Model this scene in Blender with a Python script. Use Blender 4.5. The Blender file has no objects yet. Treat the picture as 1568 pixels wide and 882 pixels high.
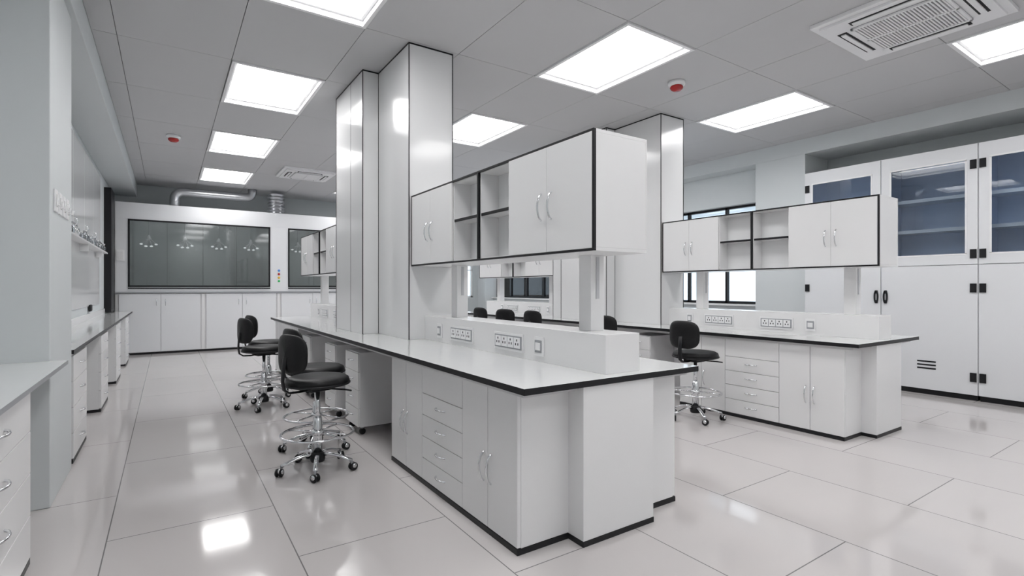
import bpy, bmesh, math
from mathutils import Vector, Matrix
pi=math.pi
bpy.context.scene.view_settings.view_transform='Standard'
# ------------------------------------------------------------------ materials
def new_mat(name,col,rough=.5,metal=0.,spec=.5,coat=0.,noise=0.,nscale=4.,bump=0.):
    m=bpy.data.materials.new(name); m.use_nodes=True
    nt=m.node_tree; b=nt.nodes['Principled BSDF']
    b.inputs['Base Color'].default_value=(*col,1)
    b.inputs['Roughness'].default_value=rough
    b.inputs['Metallic'].default_value=metal
    b.inputs['Specular IOR Level'].default_value=spec
    b.inputs['Coat Weight'].default_value=coat
    b.inputs['Coat Roughness'].default_value=.05
    if noise>0 or bump>0:
        tc=nt.nodes.new('ShaderNodeTexCoord'); n=nt.nodes.new('ShaderNodeTexNoise')
        n.inputs['Scale'].default_value=nscale; n.inputs['Detail'].default_value=4
        nt.links.new(tc.outputs['Object'],n.inputs['Vector'])
        if noise>0:
            r=nt.nodes.new('ShaderNodeMix'); r.data_type='RGBA'
            r.inputs[6].default_value=(*[c*(1-noise) for c in col],1)
            r.inputs[7].default_value=(*[min(1,c*(1+noise)) for c in col],1)
            nt.links.new(n.outputs['Fac'],r.inputs[0]); nt.links.new(r.outputs[2],b.inputs['Base Color'])
        if bump>0:
            bp=nt.nodes.new('ShaderNodeBump'); bp.inputs['Strength'].default_value=bump; bp.inputs['Distance'].default_value=.01
            nt.links.new(n.outputs['Fac'],bp.inputs['Height']); nt.links.new(bp.outputs['Normal'],b.inputs['Normal'])
    return m
def glass_mat(name,tint,gloss=.12,rough=.02):
    m=bpy.data.materials.new(name); m.use_nodes=True; nt=m.node_tree
    nt.nodes.remove(nt.nodes['Principled BSDF']); out=nt.nodes['Material Output']
    t=nt.nodes.new('ShaderNodeBsdfTransparent'); t.inputs[0].default_value=(*tint,1)
    g=nt.nodes.new('ShaderNodeBsdfGlossy'); g.inputs['Roughness'].default_value=rough
    fr=nt.nodes.new('ShaderNodeFresnel'); fr.inputs[0].default_value=1.5
    ad=nt.nodes.new('ShaderNodeMath'); ad.operation='ADD'; ad.use_clamp=True; ad.inputs[1].default_value=gloss
    nt.links.new(fr.outputs[0],ad.inputs[0])
    mx=nt.nodes.new('ShaderNodeMixShader')
    nt.links.new(ad.outputs[0],mx.inputs[0]); nt.links.new(t.outputs[0],mx.inputs[1]); nt.links.new(g.outputs[0],mx.inputs[2])
    nt.links.new(mx.outputs[0],out.inputs[0]); return m
def emis(name,col,s):
    m=bpy.data.materials.new(name); m.use_nodes=True; nt=m.node_tree
    nt.nodes.remove(nt.nodes['Principled BSDF']); e=nt.nodes.new('ShaderNodeEmission')
    e.inputs[0].default_value=(*col,1); e.inputs[1].default_value=s
    nt.links.new(e.outputs[0],nt.nodes['Material Output'].inputs[0]); return m
WHITE=new_mat('white_laminate',(.80,.80,.805),.26,noise=.01)
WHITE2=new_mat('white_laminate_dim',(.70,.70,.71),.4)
GLOSSW=new_mat('gloss_white_panel',(.76,.765,.77),.16,coat=.3,noise=.01)
TOPW=new_mat('worktop_white',(.77,.78,.78),.12,coat=.4,noise=.015,nscale=12)
BLACK=new_mat('black_edge',(.010,.010,.012),.4,spec=.3)
DARK=new_mat('dark_gap',(.02,.02,.022),.8)
CHROME=new_mat('chrome',(.75,.76,.78),.12,metal=1)
STEEL=new_mat('brushed_steel',(.55,.56,.58),.28,metal=1,noise=.05,nscale=30)
LEATHER=new_mat('black_leather',(.006,.006,.007),.42,spec=.28,bump=.12,nscale=90)
PLASTIC=new_mat('black_plastic',(.010,.010,.012),.45,spec=.3)
WALL=new_mat('wall_paint',(.635,.665,.675),.55,noise=.012)
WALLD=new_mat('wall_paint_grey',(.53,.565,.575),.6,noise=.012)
CEIL=new_mat('ceiling_tile',(.56,.56,.57),.8,noise=.01)
TRIMW=new_mat('fixture_white',(.85,.85,.86),.35)
GREY=new_mat('grey_plastic',(.33,.34,.36),.5)
SLOT=new_mat('slot_aluminium',(.52,.53,.55),.35)
SASHIN=new_mat('hood_interior',(.66,.68,.685),.35)
BLUEIN=new_mat('cabinet_interior',(.62,.72,.90),.5)
BLUESH=new_mat('cabinet_shelf',(.82,.88,.96),.4)
METW=new_mat('white_steel',(.78,.79,.81),.22,coat=.3)
RED=new_mat('red_plastic',(.40,.01,.01),.25)
BLUE=new_mat('blue_button',(.05,.25,.7),.3)
GREEN=new_mat('green_button',(.05,.5,.15),.3)
YELL=new_mat('yellow_button',(.8,.5,.05),.3)
GLASS=glass_mat('window_glass',(.93,.97,1.),.03)
SASH=glass_mat('sash_glass',(.66,.685,.685),.08,.05)
CABGL=glass_mat('cabinet_glass',(.94,.97,1.),.0)
BOTG=glass_mat('bottle_glass',(.9,.93,.95),.1)
LIGHT=emis('light_panel',(1,.99,.985),10.2)
HOODFILL=emis('hood_fill_glow',(1,1,1),5.0)  # added fill emitter for the hood interior
LENS=emis('hood_lens',(1,1,1),1.3)

# floor
FLOOR=bpy.data.materials.new('floor_tiles'); FLOOR.use_nodes=True
nt=FLOOR.node_tree; b=nt.nodes['Principled BSDF']
tc=nt.nodes.new('ShaderNodeTexCoord'); sp=nt.nodes.new('ShaderNodeSeparateXYZ'); cb=nt.nodes.new('ShaderNodeCombineXYZ')
nt.links.new(tc.outputs['Object'],sp.inputs[0])
a1=nt.nodes.new('ShaderNodeMath');a1.operation='ADD';a1.inputs[1].default_value=.155+27
a2=nt.nodes.new('ShaderNodeMath');a2.operation='ADD';a2.inputs[1].default_value=.25+.757*20
nt.links.new(sp.outputs[1],a1.inputs[0]);nt.links.new(sp.outputs[0],a2.inputs[0])
nt.links.new(a1.outputs[0],cb.inputs[0]);nt.links.new(a2.outputs[0],cb.inputs[1])
br=nt.nodes.new('ShaderNodeTexBrick'); br.offset=.5; br.offset_frequency=2; br.squash=1
br.inputs['Scale'].default_value=1;br.inputs['Mortar Size'].default_value=.0028;br.inputs['Mortar Smooth'].default_value=0
br.inputs['Brick Width'].default_value=1.35;br.inputs['Row Height'].default_value=.757;br.inputs['Bias'].default_value=0
br.inputs['Color1'].default_value=(.60,.57,.565,1);br.inputs['Color2'].default_value=(.63,.60,.595,1);br.inputs['Mortar'].default_value=(.22,.21,.21,1)
nt.links.new(cb.outputs[0],br.inputs['Vector'])
nz=nt.nodes.new('ShaderNodeTexNoise');nz.inputs['Scale'].default_value=1.3;nz.inputs['Detail'].default_value=5
nt.links.new(tc.outputs['Object'],nz.inputs['Vector'])
mx=nt.nodes.new('ShaderNodeMix');mx.data_type='RGBA';mx.blend_type='MULTIPLY';mx.inputs[0].default_value=.08
nt.links.new(br.outputs['Color'],mx.inputs[6]);nt.links.new(nz.outputs['Fac'],mx.inputs[7])
nt.links.new(mx.outputs[2],b.inputs['Base Color'])
b.inputs['Roughness'].default_value=.08;b.inputs['Specular IOR Level'].default_value=.8

# ------------------------------------------------------------------ mesh builder
class MB:
    def __init__(s): s.v=[];s.f=[];s.m=[];s.sm=[];s.mats=[];s.M=Matrix()
    def mi(s,m):
        if m not in s.mats: s.mats.append(m)
        return s.mats.index(m)
    def add(s,vs,fs,m,smooth=False,fm=None):
        o=len(s.v); s.v+= [tuple(s.M@Vector(v)) for v in vs]
        for i,f in enumerate(fs):
            s.f.append([o+k for k in f]); s.m.append(s.mi(fm[i] if fm and fm[i] else m)); s.sm.append(smooth)
    def box(s,x0,x1,y0,y1,z0,z1,m,top=None,front=None):
        vs=[(x0,y0,z0),(x1,y0,z0),(x1,y1,z0),(x0,y1,z0),(x0,y0,z1),(x1,y0,z1),(x1,y1,z1),(x0,y1,z1)]
        fs=[(3,2,1,0),(4,5,6,7),(0,1,5,4),(1,2,6,5),(2,3,7,6),(3,0,4,7)]
        s.add(vs,fs,m,fm=[None,top,None,None,None,None])
    def lathe(s,prof,c,m,n=28,axis='z'):
        vs=[];fs=[]
        for r,z in prof:
            for i in range(n):
                t=2*pi*i/n; p=(r*math.cos(t),r*math.sin(t),z)
                if axis=='x': p=(z,p[0],p[1])
                elif axis=='y': p=(p[1],z,p[0])
                vs.append((c[0]+p[0],c[1]+p[1],c[2]+p[2]))
        k=len(prof)
        for j in range(k-1):
            for i in range(n):
                fs.append((j*n+i,j*n+(i+1)%n,(j+1)*n+(i+1)%n,(j+1)*n+i))
        if prof[0][0]>1e-5: fs.append(tuple(reversed(range(n))))
        if prof[-1][0]>1e-5: fs.append(tuple((k-1)*n+i for i in range(n)))
        s.add(vs,fs,m,True)
    def cyl(s,c,r,h,m,n=24,axis='z'): s.lathe([(r,0),(r,h)],c,m,n,axis)
    def tube(s,pts,r,m,n=8,closed=False,flat=1.):
        pts=[Vector(p) for p in pts];k=len(pts);vs=[];fs=[];up=None
        for i,p in enumerate(pts):
            if closed: t=(pts[(i+1)%k]-pts[i-1])
            else: t=pts[min(i+1,k-1)]-pts[max(i-1,0)]
            t.normalize()
            if up is None:
                up=Vector((0,0,1)) if abs(t.z)<.9 else Vector((0,1,0))
            u=(up-t*up.dot(t)).normalized(); w=t.cross(u); up=u
            for j in range(n):
                a=2*pi*j/n; vs.append(tuple(p+u*(r*flat*math.cos(a))+w*(r*math.sin(a))))
        for i in range(k if closed else k-1):
            for j in range(n):
                q=(i+1)%k; fs.append((i*n+j,i*n+(j+1)%n,q*n+(j+1)%n,q*n+j))
        if not closed: fs.append(tuple(reversed(range(n))));fs.append(tuple((k-1)*n+j for j in range(n)))
        s.add(vs,fs,m,True)
    def mesh(s,name):
        me=bpy.data.meshes.new(name); me.from_pydata(s.v,[],s.f)
        for m in s.mats: me.materials.append(m)
        me.polygons.foreach_set('material_index',s.m); me.polygons.foreach_set('use_smooth',s.sm)
        me.update()
        bm=bmesh.new();bm.from_mesh(me);bmesh.ops.recalc_face_normals(bm,faces=bm.faces);bm.to_mesh(me);bm.free()
        return me
    def obj(s,name,bevel=0.,loc=(0,0,0),rot=0):
        o=bpy.data.objects.new(name,s.mesh(name)); bpy.context.collection.objects.link(o)
        o.location=loc;o.rotation_euler=(0,0,rot)
        if bevel>0:
            md=o.modifiers.new('bevel','BEVEL');md.width=bevel;md.segments=2;md.limit_method='ANGLE';md.angle_limit=math.radians(60)
        return o
def dup(o,loc,rot=0,name=None):
    n=bpy.data.objects.new(name or o.name.split('.')[0],o.data);bpy.context.collection.objects.link(n)
    n.location=loc;n.rotation_euler=(0,0,rot)
    for md in o.modifiers:
        q=n.modifiers.new(md.name,md.type);q.width=md.width;q.segments=md.segments;q.limit_method=md.limit_method;q.angle_limit=md.angle_limit
    return n
def bow(mb,x,y,z,L,nx,vertical=True,r=.0055,out=.03,m=None,ax='x'):
    """bow handle on a face; nx = outward sign along ax"""
    pts=[]
    for i in range(17):
        t=i/16; s_=(t-.5)*L; o=out*math.sin(pi*t)**.55 if 0<t<1 else 0
        if ax=='x': pts.append((x+nx*o, y+(0 if vertical else s_), z+(s_ if vertical else 0)))
        else: pts.append((x+(0 if vertical else s_), y+nx*o, z+(s_ if vertical else 0)))
    mb.tube(pts,r,m or CHROME,8)

H=3.364
# ------------------------------------------------------------------ shell
mb=MB(); mb.box(-1.2,8.6,-2.7,13.2,-.1,0,FLOOR); mb.obj('floor')
LX,LY,PX,PY=.495,2.875,.846,1.264
XL,XR=-.52,7.5
lit=set((i,j) for i in (0,3,6) for j in (-4,-2,0,2,4,6))
mb=MB()
xs=[XL]+[x for x in [LX+PX*k for k in range(-1,9)] if x>XL+.02]+[XR]
ys=[-2.5]+[y for y in [LY+PY*k for k in range(-4,9)] if -2.4<y<12.95]+[13.0]
g=.0025
for i in range(len(xs)-1):
    for j in range(len(ys)-1):
        ci=round((xs[i]-LX)/PX,2); cj=round((ys[j]-LY)/PY,2)
        if (ci,cj) in lit: continue
        mb.box(xs[i]+g,xs[i+1]-g,ys[j]+g,ys[j+1]-g,H,H+.02,CEIL)
mb.box(-1.2,8.6,-2.7,13.2,H+.14,H+.2,DARK)
mb.obj('ceiling')
# light fixtures
f=MB(); w,l=PX-.012,PY-.012
for (x0,x1,y0,y1) in ((0,w,0,.03),(0,w,l-.03,l),(0,.03,.03,l-.03),(w-.03,w,.03,l-.03)):
    f.box(x0,x1,y0,y1,-.014,.105,TRIMW)
for (x0,x1,y0,y1) in ((.03,w-.03,.03,.055),(.03,w-.03,l-.055,l-.03),(.03,.055,.055,l-.055),(w-.055,w-.03,.055,l-.055)):
    f.box(x0,x1,y0,y1,.03,.105,TRIMW)
f.box(.03,w-.03,.03,l-.03,.105,.115,LIGHT)
f.box(0,w,0,l,.116,.13,TRIMW)
first=None
for (i,j) in sorted(lit):
    p=(LX+PX*i+.006,LY+PY*j+.006,H)
    if first is None: first=f.obj('ceiling_light_panel',0,p)
    else: dup(first,p)
# walls
mb=MB(); mb.box(-1.1,-.9,-2.7,13.2,0,H+.14,WALL); mb.obj('wall_left')
mb=MB(); mb.box(-.9,8.6,-2.7,-2.5,0,H+.14,WALL); mb.obj('wall_near')
mb=MB(); mb.box(-.899,XL,-2.5,12.999,3.11,H+.1,WALL); mb.obj('trim_1_soffit',.004)
mb=MB(); mb.box(-.899,-.553,3.89,4.67,0,3.109,WALL); mb.obj('wall_pilaster_left',.006)
mb=MB()
wx0,wx1,wz0,wz1=5.2,7.35,.98,2.5
mb.box(-.9,wx0,13.0,13.2,0,H+.14,WALLD);mb.box(wx1,8.6,13.0,13.2,0,H+.14,WALLD)
mb.box(wx0,wx1,13.0,13.2,0,wz0,WALLD);mb.box(wx0,wx1,13.0,13.2,wz1,H+.14,WALLD)
mb.obj('wall_far')
mb=MB()
mb.box(7.5,8.6,-2.5,13.0,3.15,H+.14,WALL)
mb.box(8.15,8.6,-2.5,3.75,0,3.15,WALLD)
mb.box(7.5,8.6,-2.5,-1.9,0,3.15,WALL)
piers=[(3.75,4.49),(8.3,8.9),(12.6,13.0)]
for a,c in piers: mb.box(7.5,8.6,a,c,0,3.15,WALL)
bays=[(4.49,8.3),(8.9,12.6)]
for a,c in bays:
    mb.box(7.8,8.6,a,c,0,.96,WALL); mb.box(7.8,8.6,a,c,2.62,3.15,WALL)
mb.obj('wall_right',.004)
n=1
for a,c in bays:
    mb=MB(); mb.box(7.72,8.0,a,c,.961,.985,TRIMW)
    mb.obj('window_%d_sill'%n)
    mb=MB(); x=7.9
    k=5; st=(c-a)/k
    for zz in ((.987,1.03),(1.75,1.78),(2.58,2.619)): mb.box(x,x+.06,a,c,zz[0],zz[1],BLACK)
    for i in range(k+1):
        yy=min(max(a+st*i-.02,a),c-.04); mb.box(x,x+.06,yy,yy+.04,.987,2.619,BLACK)
    mb.box(x+.03,x+.036,a,c,.99,2.61,GLASS)
    mb.obj('window_%d'%n); n+=1
mb=MB()
for zz in ((.981,1.03),(1.75,1.78),(2.46,2.499)): mb.box(wx0,wx1,13.05,13.1,zz[0],zz[1],TRIMW)
for xx in (wx0,5.9,6.6,wx1-.05): mb.box(xx,xx+.05,13.05,13.1,.981,2.499,TRIMW)
mb.box(wx0,wx1,13.07,13.076,.99,2.49,GLASS); mb.obj('window_3')

# ------------------------------------------------------------------ island
XB,YB,YB2=1.356,1.98,3.60
XBL,XBR,YBL,XR2=1.663,2.159,1.867,2.476
XC,XC2,YC,YC2,ZC=1.307,2.528,1.856,8.567,.804
def base_front(mb,x,y0,mir,nx,back):
    W=.54; d=mir
    def seg(a,b): 
        p,q=y0+d*a,y0+d*b; return (min(p,q),max(p,q))
    a,c=seg(0,3*W)
    xi=x-nx*.02
    mb.box(min(xi,back),max(xi,back),a,c,.03,.75,WHITE)
    mb.box(min(x+nx*.002,back),max(x+nx*.002,back),a-.002,c+.002,0,.028,BLACK)
    def pan(a,c,z0,z1):
        p,q=seg(a,c); mb.box(min(xi,x),max(xi,x),p+.002,q-.002,z0,z1,WHITE)
    for k in (0,2):
        for h in (0,1):
            pan(k*W+h*W/2,k*W+(h+1)*W/2,.033,.749)
            yh=y0+d*(k*W+W/2+(-.035 if h==0 else .035))
            bow(mb,x,yh,.335,.15,nx)
    hz=.1375
    for i in range(4):
        pan(W,2*W,.033+i*hz,.033+(i+1)*hz-.004)
        bow(mb,x,y0+d*1.5*W,.033+(i+.55)*hz,.12,nx,False,out=.024)
    pan(W,2*W,.033+4*hz,.749)
def build_island(D):
    mb=MB(); mb.M=Matrix.Translation((D,0,0))
    for (y0,d) in ((YB,1),(YC+YC2-YB,-1)):
        base_front(mb,XB,y0,d,-1,XBL+.1)
        base_front(mb,XR2,y0,d,1,XBR-.1)
    mb.box(XBL,XBR,YBL,2.25,.028,.772,WHITE); mb.box(XBL-.002,XBR+.002,YBL-.002,2.25,0,.028,BLACK)
    mb.box(XBL,XBR,YC+YC2-2.25,YC+YC2-YBL,.028,.772,WHITE); mb.box(XBL-.002,XBR+.002,YC+YC2-2.25,YC+YC2-YBL+.002,0,.028,BLACK)
    mb.box(XBL+.1,XBR-.1,2.25,YC+YC2-2.25,0,.772,WHITE2)
    mb.box(XB-.015,XR2+.02,YB-.07,YC+YC2-YB+.07,.75,.773,WHITE2)
    mb.box(XC,XC2,YC,YC2,.773,ZC,BLACK,top=TOPW)
    yb0=1.93; yb1=YC+YC2-yb0; zt=1.008
    mb.box(1.871,2.12,yb0,4.165,ZC,zt,WHITE); mb.box(1.871,2.12,YC+YC2-4.165,yb1,ZC,zt,WHITE)
    o=mb.obj('laboratory_island_bench' ,.0015)
    for side in (0,1):
        mo=MB()
        M=Matrix.Translation((D,0,0))
        if side: M=Matrix.Translation((D,YC+YC2,0))@Matrix.Diagonal((1,-1,1,1))
        mo.M=M
        for (a,c,kind) in ((2.66,3.0,'s'),(3.30,3.66,'s'),(2.45,2.54,'w'),(3.82,3.9,'w')):
            for face,sg in ((1.871,-1),(2.12,1)):
                x0,x1=sorted((face+sg*.0005,face+sg*.010)); mo.box(x0,x1,a,c,.840,.955,TRIMW)
                x0,x1=sorted((face+sg*.010,face+sg*.0135))
                if kind=='s':
                    mo.box(x0,x1,a+.012,c-.012,.855,.940,GREY)
                    x0,x1=sorted((face+sg*.0135,face+sg*.0165))
                    for q in range(4):
                        w_=(c-a-.04)/4; yy=a+.02+q*w_
                        mo.box(x0,x1,yy+.004,yy+w_-.004,.864,.932,TRIMW)
                        u0,u1=sorted((face+sg*.0165,face+sg*.0172))
                        ym=yy+w_/2
                        mo.box(u0,u1,ym-.018,ym-.009,.883,.898,BLACK);mo.box(u0,u1,ym+.009,ym+.018,.883,.898,BLACK);mo.box(u0,u1,ym-.005,ym+.005,.908,.922,BLACK)
                else:
                    mo.box(x0,x1,a+.012,c-.012,.860,.935,GREY)
                    u0,u1=sorted((face+sg*.0135,face+sg*.018)); mo.box(u0,u1,a+.022,c-.022,.875,.92,TRIMW)
        mo.obj('power_outlet_strip')
    XU,XU2,ZB,ZT=1.739,2.122,1.435,2.039
    for side in (0,1):
        mc=MB(); mc.M=Matrix.Translation((D,0,0)) if not side else Matrix.Translation((D,YC+YC2,0))@Matrix.Diagonal((1,-1,1,1))
        y0=1.879; U=.3797; t=.018
        y6=y0+6*U
        xf=XU+.018
        mc.box(xf,XU2,y0,y6,ZT-t,ZT,WHITE);mc.box(xf,XU2,y0,y6,ZB,ZB+t,WHITE)
        mc.box(XU2-.012,XU2,y0,y6,ZB+t,ZT-t,WHITE)
        for yy in (y0,y0+2*U-t/2,y0+3*U-t,y0+3*U,y0+4*U-t/2,y6-t): mc.box(xf,XU2-.012,yy,yy+t,ZB+t,ZT-t,WHITE)
        for (a,c) in ((y0+2*U+t/2,y0+3*U-t),(y0+3*U+t,y0+4*U-t/2)):
            mc.box(1.895,1.91,a,c,ZB+t,ZT-t,GLOSSW)
            mc.box(xf+.01,1.895,a,c,1.735,1.753,WHITE); mc.box(xf,xf+.01,a,c,1.734,1.754,BLACK)
        e=.012
        mc.box(XU,xf,y0,y6,ZT-e,ZT,BLACK);mc.box(XU,xf,y0,y6,ZB,ZB+e,BLACK)
        for yy in (y0,y6-e): mc.box(XU,xf,yy,yy+e,ZB+e,ZT-e,BLACK)
        mc.box(XU,xf,y0+3*U-e*.8,y0+3*U+e*.8,ZB+e,ZT-e,BLACK)
        for k in (0,1,4,5):
            a=y0+k*U+(e+.001 if k==0 else .001); c=y0+(k+1)*U-(e+.001 if k==5 else .001)
            mc.box(XU+.001,xf-.001,a,c,ZB+e+.001,ZT-e-.001,WHITE)
            ym=y0+(1 if k<2 else 5)*U+(-.045 if k in(0,4) else .045)
            bow(mc,XU+.001,ym,1.70,.15,-1)
        for yy in (2.15,3.75):
            mc.box(1.97,2.07,yy,yy+.10,1.0085,ZB,WHITE)
            mc.box(2.008,2.032,yy-.004,yy,1.19,ZB-.01,SLOT)
        mc.obj('overhead_storage_cabinet',.0015)
    mk=MB(); mk.M=Matrix.Translation((D,0,0))
    ya,yb_=4.166,4.936
    yc_=5.87; yd=YC+YC2-4.166
    for (x0,x1,y0,y1,seams) in ((1.724,2.141,ya,yb_,()),(1.568,2.30,yb_,yc_,(5.33,)),(1.724,2.141,yc_,yd,())):
        mk.box(x0,x1,y0,y1,ZC+.001,H-.001,GLOSSW)
        e=.006
        for (xx,yy) in ((x0,y0),(x0,y1),(x1,y0),(x1,y1)):
            mk.box(xx-e*.6,xx+e*.6,yy-e*.6,yy+e*.6,ZC+.001,H-.002,BLACK if yy in(ya,yd) else DARK)
        mk.box(x0-.003,x1+.003,y0-.003,y1+.003,H-.014,H-.002,BLACK)
        for sy in seams: 
            mk.box(x0-.001,x0+.01,sy-.003,sy+.003,ZC+.001,H-.015,BLACK)
            mk.box(x1-.01,x1+.001,sy-.003,sy+.003,ZC+.001,H-.015,BLACK)
    mk.obj('clad_column')
    return o
build_island(0); build_island(3.227)

# mobile pedestals
mp=MB()
mp.box(.02,.42,0,.37,.07,.70,WHITE2)
for i in range(4):
    z0=.075+i*.155; mp.box(0,.02,.002,.368,z0,z0+.152,WHITE); bow(mp,0,.185,z0+.085,.12,-1,False,out=.022)
for x in (.05,.37):
    for y in (.04,.33):
        mp.cyl((x,y,.045),.012,.026,GREY,12); mp.cyl((x-.0,y-.012,.0275),.027,.024,PLASTIC,16,'y')
p0=mp.obj('mobile_drawer_pedestal',.002,(1.335,4.33,0))
for (x,y) in ((1.335,5.05),(1.335,6.1),(1.335+3.227,4.0),(1.335+3.227,5.2)): dup(p0,(x,y,0))

# ------------------------------------------------------------------ stool
def stool_mesh():
    s=MB()
    s.lathe([(0,.575),(.15,.577),(.195,.585),(.208,.60),(.210,.615),(.203,.633),(.18,.645),(.12,.650),(0,.652)],(0,0,0),LEATHER,40)
    s.lathe([(.212,.590),(.216,.594),(.216,.600),(.212,.604)],(0,0,0),PLASTIC,40)
    s.box(-.09,.09,-.07,.07,.55,.576,PLASTIC)
    s.tube([(.03,-.05,.56),(.10,-.16,.555),(.12,-.21,.55)],.006,PLASTIC)
    s.lathe([(.016,.30),(.016,.555)],(0,0,0),CHROME,20)
    s.lathe([(.030,.10),(.030,.34),(.026,.345),(.026,.36),(.017,.365)],(0,0,0),CHROME,24)
    s.lathe([(.045,.06),(.05,.075),(.045,.115),(.03,.125)],(0,0,0),PLASTIC,24)
    s.tube([(.235*math.cos(a),.235*math.sin(a),.255) for a in [2*pi*i/40 for i in range(40)]],.009,CHROME,8,True)
    s.lathe([(.032,.24),(.042,.243),(.042,.275),(.032,.278)],(0,0,0),CHROME,20)
    for k in range(4):
        a=2*pi*k/4+.4; s.tube([(.035*math.cos(a),.035*math.sin(a),.262),(.235*math.cos(a),.235*math.sin(a),.255)],.006,CHROME,8)
    for k in range(5):
        a=2*pi*k/5+.3; c,n=math.cos(a),math.sin(a)
        pts=[(r*c,r*n,z) for r,z in ((.03,.105),(.08,.112),(.14,.10),(.20,.078),(.235,.068))]
        s.tube(pts,.016,CHROME,10,flat=.7)
        s.cyl((.235*c,.235*n,.035),.007,.035,GREY,10)
        M0=s.M; s.M=Matrix.Translation((.245*c,.245*n,.027))@Matrix.Rotation(a+.9,4,'Z')
        for yy in (-.022,.006): s.lathe([(.008,0),(.024,.001),(.027,.004),(.027,.012),(.024,.015),(.008,.016)],(0,yy,0),PLASTIC,18,'y')
        s.lathe([(.016,-.024),(.016,.024)],(0,0,.008),CHROME,12,'y')
        s.M=M0
    s.tube([(-.05,0,.562),(-.14,0,.556),(-.21,0,.560),(-.245,0,.585),(-.255,0,.64),(-.25,0,.72),(-.24,0,.80)],.020,PLASTIC,10,flat=.35)
    vs=[];fs=[];nu,nv=36,20
    def sg(v,e): return math.copysign(abs(v)**e,v)
    for j in range(nv+1):
        ph=-pi/2+pi*j/nv
        for i in range(nu):
            th=2*pi*i/nu
            yy=.158*sg(math.cos(th),.62)*abs(math.cos(ph))**.35
            zz=.130*sg(math.sin(th),.62)*abs(math.cos(ph))**.35
            xx=.026*math.sin(ph)
            bend=1.44*yy*yy
            vs.append((-.215+xx+bend,yy,.815+zz))
    for j in range(nv):
        for i in range(nu): fs.append((j*nu+i,j*nu+(i+1)%nu,(j+1)*nu+(i+1)%nu,(j+1)*nu+i))
    s.add(vs,fs,LEATHER,True)
    return s
R=math.radians
st=stool_mesh().obj('lab_stool',0,(.86,3.69,0),R(20))
for (x,y,a) in ((.97,4.20,12),(.84,5.93,16),(.97,6.50,12),(4.20,3.12,4),(4.26,4.25,10),(4.33,5.75,15),(4.27,6.42,30),(4.3,7.1,12)):
    dup(st,(x,y,0),R(a))

# ------------------------------------------------------------------ left benches
def drawer_unit(mb,x0,xf,y0,y1,z1):
    mb.box(x0,xf-.02,y0,y1,.028,z1,WHITE); mb.box(x0,xf-.002,y0-.002,y1+.002,0,.028,BLACK)
    h=(z1-.04)/4
    for i in range(4):
        mb.box(xf-.02,xf,y0+.002,y1-.002,.035+i*h,.035+(i+1)*h-.004,WHITE)
        bow(mb,xf,(y0+y1)/2,.035+(i+.55)*h,min(.14,(y1-y0)*.4),1,False,out=.026,r=.006)
mb=MB()
for y in (4.78,6.62,8.47,10.3): drawer_unit(mb,-.895,-.555,y,y+.72,.775)
mb.box(-.899,-.56,4.671,11.8,.775,.79,WHITE2); mb.box(-.899,-.54,4.671,11.84,.79,.82,BLACK,top=TOPW)
mb.box(-.899,-.885,4.671,11.84,.82,.90,WHITE)
mb.obj('wall_workbench',.0015)
mb=MB()
drawer_unit(mb,-.895,-.515,2.1,3.15,.80); drawer_unit(mb,-.895,-.515,-.6,.6,.80)
mb.box(-.899,-.50,-2.0,3.889,.80,.812,WHITE2)
mb.box(-.899,-.475,-2.0,3.889,.812,.835,GREY,top=TOPW)
mb.obj('wall_workbench',.0015)
mb=MB()
for i in range(6):
    y=4.70+i*.93; mb.box(-.899,-.872,y+.002,y+.928,1.86,3.0,GLOSSW)
    bow(mb,-.872,y+.06,2.0,.10,1)
mb.obj('wall_storage_cabinet',.002)
mb=MB(); mb.box(-.899,-.78,4.70,10.28,1.785,1.805,WHITE); mb.box(-.899,-.885,4.70,10.28,1.0,1.785,GLOSSW)
for y in (4.9,6.5,8.1,9.7): mb.box(-.885,-.80,y,y+.015,1.70,1.785,WHITE)
mb.obj('wall_shelf',.001)
mb=MB()
import random; random.seed(3)
y=4.8
while y<10.2:
    h=random.uniform(.07,.13); r=random.uniform(.018,.026)
    mb.lathe([(r,0),(r,h*.6),(r*.4,h*.78),(r*.4,h),(r*.5,h)],(-.815,y,1.806),BOTG,14)
    mb.lathe([(r*.45,h),(r*.45,h+.015)],(-.815,y,1.806),TRIMW if random.random()<.6 else GREY,12)
    y+=random.uniform(.09,.22)
mb.obj('glass_bottles')
mb=MB(); mb.box(-.899,-.80,11.15,11.80,.84,2.97,BLACK); mb.box(-.80,-.797,11.2,11.75,.88,2.93,PLASTIC); mb.obj('dark_wall_panel',.003)  # tall narrow dark panel on the left wall, next to the hood
mb=MB(); mb.box(-.884,-.87,9.0,9.2,.93,1.02,PLASTIC); mb.box(-.87,-.865,9.02,9.18,.94,1.01,DARK); mb.obj('wall_socket')
mb=MB()
for k in range(4):
    y=3.98+k*.14; mb.box(-.552,-.543,y,y+.085,1.70,1.83,TRIMW); mb.box(-.543,-.538,y+.02,y+.065,1.73,1.80,WHITE)
    mb.tube([(-.54,y+.042,1.74),(-.52,y+.042,1.735),(-.515,y+.042,1.76)],.005,TRIMW)
mb.obj('light_switch_group',.001)

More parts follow.
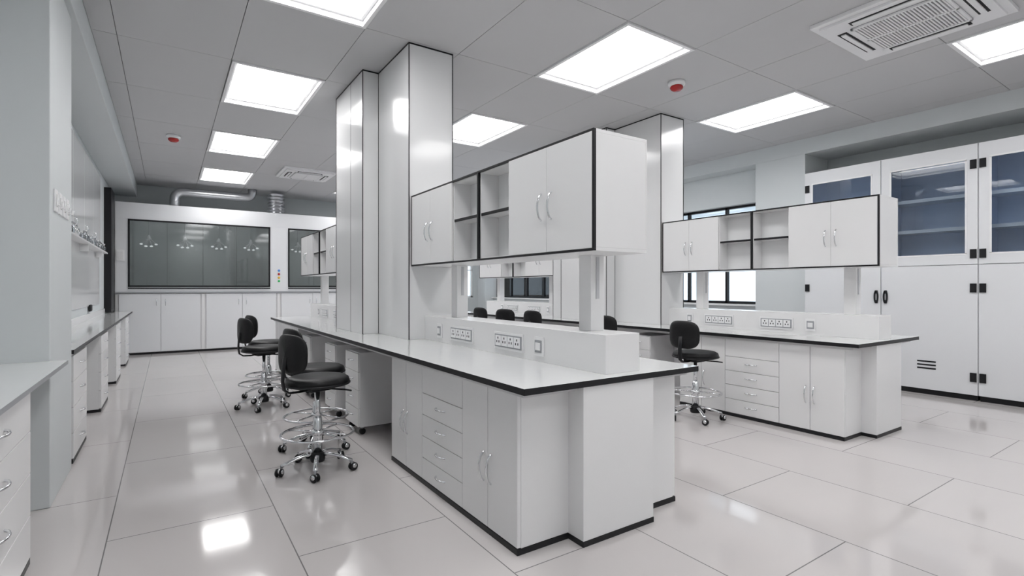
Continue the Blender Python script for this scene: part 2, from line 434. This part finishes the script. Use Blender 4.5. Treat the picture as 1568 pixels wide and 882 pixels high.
# ------------------------------------------------------------------ fume hood
mb=MB(); Y0=11.85; Y1=12.85
xa,xb=-.797,4.75
mb.box(xa,xb,Y0+.02,Y1,.04,1.15,WHITE2); mb.box(xa+.02,xb-.02,Y0+.04,Y1,0,.04,BLACK)
for k in range(4):
    x0=-.74+k*1.38
    for h in (0,1):
        a=x0+h*.64; c=a+.634
        mb.box(a,c,Y0,Y0+.02,.05,1.14,METW)
        bow(mb,x0+.64+(-.07 if h==0 else .07),Y0,.98,.13,-1,True,ax='y')
    if k<3: mb.box(x0+1.30,x0+1.355,Y0+.005,Y0+.02,.05,1.14,WHITE)
mb.box(xa,xb,Y0-.02,Y1,1.15,1.18,GREY); 
mb.box(xa,xb,Y0,Y0+.1,1.18,1.27,METW); mb.box(xa,xb,Y0,Y0+.1,2.53,2.837,METW)
mb.box(xa,xb,Y0+.1,Y1,2.75,2.837,METW); mb.box(xa,xb,Y1-.03,Y1,1.18,2.75,SASHIN)
for (a,c) in ((xa,-.606),(1.80,2.15),(4.55,xb)): mb.box(a,c,Y0,Y0+.1,1.27,2.53,METW)
for (a,c) in ((xa,-.75),(1.95,2.0),(xb-.05,xb)): mb.box(a,c,Y0+.1,Y1-.03,1.18,2.75,METW if a==xa else SASHIN)
mb.box(xa+.05,xb-.05,Y0+.1,Y1-.03,1.18,1.22,SASHIN)
for (a,c) in ((-.606,1.80),(2.15,4.55)):
    e=.028
    mb.box(a+.1,c-.1,Y0+.2,Y0+.28,2.70,2.745,HOODFILL)  # glowing strip added behind the header to brighten the space behind the sash
    mb.box(a,c,Y0-.012,Y0+.03,2.53-e,2.53,BLACK);mb.box(a,c,Y0-.012,Y0+.03,1.27,1.27+e,BLACK)
    mb.box(a,a+e,Y0-.012,Y0+.03,1.27,2.53,BLACK);mb.box(c-e,c,Y0-.012,Y0+.03,1.27,2.53,BLACK)
    mb.box(a,c,Y0-.02,Y0+.04,1.235,1.255,BLACK)
    mb.box(a+e,c-e,Y0+.008,Y0+.014,1.27+e,2.53-e,SASH)
    w_=(c-a)/4
    for q in range(1,4): mb.box(a+q*w_-.004,a+q*w_+.004,Y0+.3,Y0+.31,1.22,2.6,GREY)
    for q in range(4):
        xm=a+(q+.5)*w_
        mb.box(xm-.26,xm+.26,Y1-.06,Y1-.035,1.3,2.65,SASHIN)
        mb.lathe([(.015,.08),(.03,.05),(.05,0),(.015,.0)],(xm,Y0+.55,2.21),TRIMW,16)
        mb.tube([(xm,Y0+.55,2.28),(xm,Y0+.55,2.76)],.007,SLOT)
        for dx,dz in ((-.12,-.09),(-.045,-.13),(.045,-.13),(.12,-.09)):
            mb.tube([(xm,Y0+.52,2.21),(xm+dx*.6,Y0+.50,2.20+dz*.4),(xm+dx,Y0+.50,2.20+dz)],.011,TRIMW)
            mb.lathe([(0,-.012),(.026,-.006),(.026,.01),(.012,.02)],(xm+dx,Y0+.50,2.195+dz),LENS,12)
for i,m in enumerate((BLUE,RED,YELL,GREEN)): mb.lathe([(.026,0),(.024,-.012),(0,-.016)],(1.97,Y0,1.62-i*.075),m,16,'y')
mb.box(-.775,-.66,Y0-.012,Y0,1.75,1.95,TRIMW);mb.box(-.755,-.68,Y0-.016,Y0-.012,1.78,1.92,WHITE)
mb.obj('fume_hood',.003)
# ducts
mb=MB(); Yd=12.3; z=3.18; r=.085
pts=[(.12,Yd,2.838),(.12,Yd,3.0)]+[(.27-.15*math.cos(a),Yd,3.03+.15*math.sin(a)) for a in [pi/2*i/6 for i in range(1,7)]]
pts+=[(1.25,Yd,z)]+[(1.4+.12*math.sin(a),Yd,z+.12*(1-math.cos(a))) for a in [pi/2*i/6 for i in range(1,7)]]
pts+=[(1.52,Yd,H-.001)]
mb.tube(pts,r,STEEL,20)
mb.lathe([(.12,0),(.12,.02),(.086,.02)],(.12,Yd,2.838),STEEL,24)
mb.obj('exhaust_duct')
mb=MB(); prof=[]
zz=2.838
while zz<H-.06: prof+=[(.14,zz),(.175,zz+.02),(.175,zz+.03),(.14,zz+.05)];zz+=.07
mb.lathe(prof,(1.98,12.25,0),STEEL,28); mb.obj('flexible_exhaust_duct')

# ------------------------------------------------------------------ tall cabinets
def tall():
    c=MB(); W=1.855; D=.6; Hh=2.85
    t=.02
    c.box(.02,D,0,t,.06,Hh,METW);c.box(.02,D,W-t,W,.06,Hh,METW);c.box(.02,D,0,W,Hh-t,Hh,METW);c.box(.02,D,0,W,.06,.08,METW)
    c.box(D-.01,D,t,W-t,.08,Hh-t,BLUEIN); c.box(.03,D-.01,t,W-t,1.50,1.53,METW)
    c.box(.03,D,.01,W-.01,0,.06,BLACK); c.box(.03,D-.01,W/2-.01,W/2+.01,.08,Hh-t,BLUEIN)
    c.box(.04,D-.012,t+.0,t+.005,1.53,Hh-t,BLUEIN);c.box(.04,D-.012,W-t-.005,W-t,1.53,Hh-t,BLUEIN)
    for z in (1.60,1.93,2.30): c.box(.16,D-.012,t+.006,W-t-.006,z,z+.02,BLUESH); c.box(.155,.16,t+.006,W-t-.006,z-.015,z+.025,BLUESH)
    for k in (0,1):
        a=k*W/2+.004; b=a+W/2-.008
        z0,z1=1.515,Hh-.005; g0,g1=1.63,2.68
        sa,sb=a+.10,b-.10
        c.box(0,.02,a,sa,z0,z1,METW);c.box(0,.02,sb,b,z0,z1,METW);c.box(0,.02,sa,sb,g1,z1,METW);c.box(0,.02,sa,sb,z0,g0,METW)
        c.box(.008,.012,sa,sb,g0,g1,CABGL)
        for (p,q,u,v) in ((sa-.01,sa+.008,g0,g1),(sb-.008,sb+.01,g0,g1)): c.box(-.003,.0,p,q,u,v,TRIMW)
        for (u,v) in ((g0-.01,g0+.008),(g1-.008,g1+.01)): c.box(-.003,.0,sa-.01,sb+.01,u,v,TRIMW)
        c.box(0,.02,a,b,.065,1.508,METW)
        yh=a+.035 if k==0 else b-.035
        for z in (2.62,1.63,1.25,.26): c.box(-.012,0,yh-.028,yh+.028,z-.05,z+.05,PLASTIC)
        ym=(a+b)/2
        for z in (.30,.34,.38): c.box(-.002,.001,ym-.09,ym+.09,z,z+.018,BLACK)
        yh=W/2+(-.05 if k==0 else .05)
        c.tube([(-.012,yh+.018*math.cos(q),1.14+.075*math.sin(q)) for q in [2*pi*i/20 for i in range(20)]],.009,PLASTIC,8,True)
        c.box(-.012,0,yh-.015,yh+.015,1.06,1.10,PLASTIC);c.box(-.012,0,yh-.015,yh+.015,1.18,1.22,PLASTIC)
    return c
tc_=tall().obj('tall_chemical_storage_cabinet',.002,(7.41,1.856,0))
dup(tc_,(7.41,-.001,0)); dup(tc_,(7.41,-1.858,0))

# ------------------------------------------------------------------ ceiling items
def cassette(W):
    c=MB(); 
    c.box(0,W,0,W,-.03,-.0005,TRIMW)
    e=.05; c.box(e,W-e,e,W-e,-.05,-.03,TRIMW)
    i0=.24; 
    for (x0,x1,y0,y1) in ((i0,W-i0,.10,.17),(i0,W-i0,W-.17,W-.10),(.10,.17,i0,W-i0),(W-.17,W-.10,i0,W-i0)):
        c.box(x0,x1,y0,y1,-.053,-.05,DARK)
        if x1-x0>y1-y0: c.box(x0+.02,x1-.02,y0+.015,y1-.02,-.064,-.054,TRIMW)
        else: c.box(x0+.015,x1-.02,y0+.02,y1-.02,-.064,-.054,TRIMW)
    a,b=.21,W-.21
    c.box(a,b,a,b,-.054,-.05,GREY)
    for (x0,x1,y0,y1) in ((a,b,a,a+.02),(a,b,b-.02,b),(a,a+.02,a,b),(b-.02,b,a,b),((a+b)/2-.01,(a+b)/2+.01,a,b)): c.box(x0,x1,y0,y1,-.068,-.054,TRIMW)
    n=26
    for k in range(n):
        x=a+.02+(b-a-.04)*(k+.5)/n; c.box(a+.02,b-.02,x-.0055,x+.0055,-.064,-.054,TRIMW)
    return c
cassette(1.02).obj('ceiling_air_conditioner',.002,(4.31,1.10,H))
cassette(.9).obj('ceiling_air_conditioner',.002,(1.68,9.57,H))
sm=MB(); sm.lathe([(.085,-.0005),(.085,-.03),(.075,-.045),(.05,-.048)],(0,0,0),TRIMW,28)
sm.lathe([(.06,-.046),(.066,-.06),(.06,-.075),(.04,-.09),(0,-.095)],(0,0,0),RED,28)
s0=sm.obj('smoke_detector',0,(4.34,3.45,H)); dup(s0,(.07,8.53,H))

# ------------------------------------------------------------------ world / camera
w=bpy.data.worlds.new('sky'); bpy.context.scene.world=w; w.use_nodes=True
bg=w.node_tree.nodes['Background']; bg.inputs[0].default_value=(.84,.92,1,1); bg.inputs[1].default_value=2.2
cam=bpy.data.cameras.new('camera'); co=bpy.data.objects.new('camera',cam); bpy.context.collection.objects.link(co)
co.location=(0,0,1.25); co.rotation_euler=(R(90),0,R(-33.79)); cam.sensor_width=36; cam.lens=36*788.46/1568
cam.clip_start=.05
bpy.context.scene.camera=co
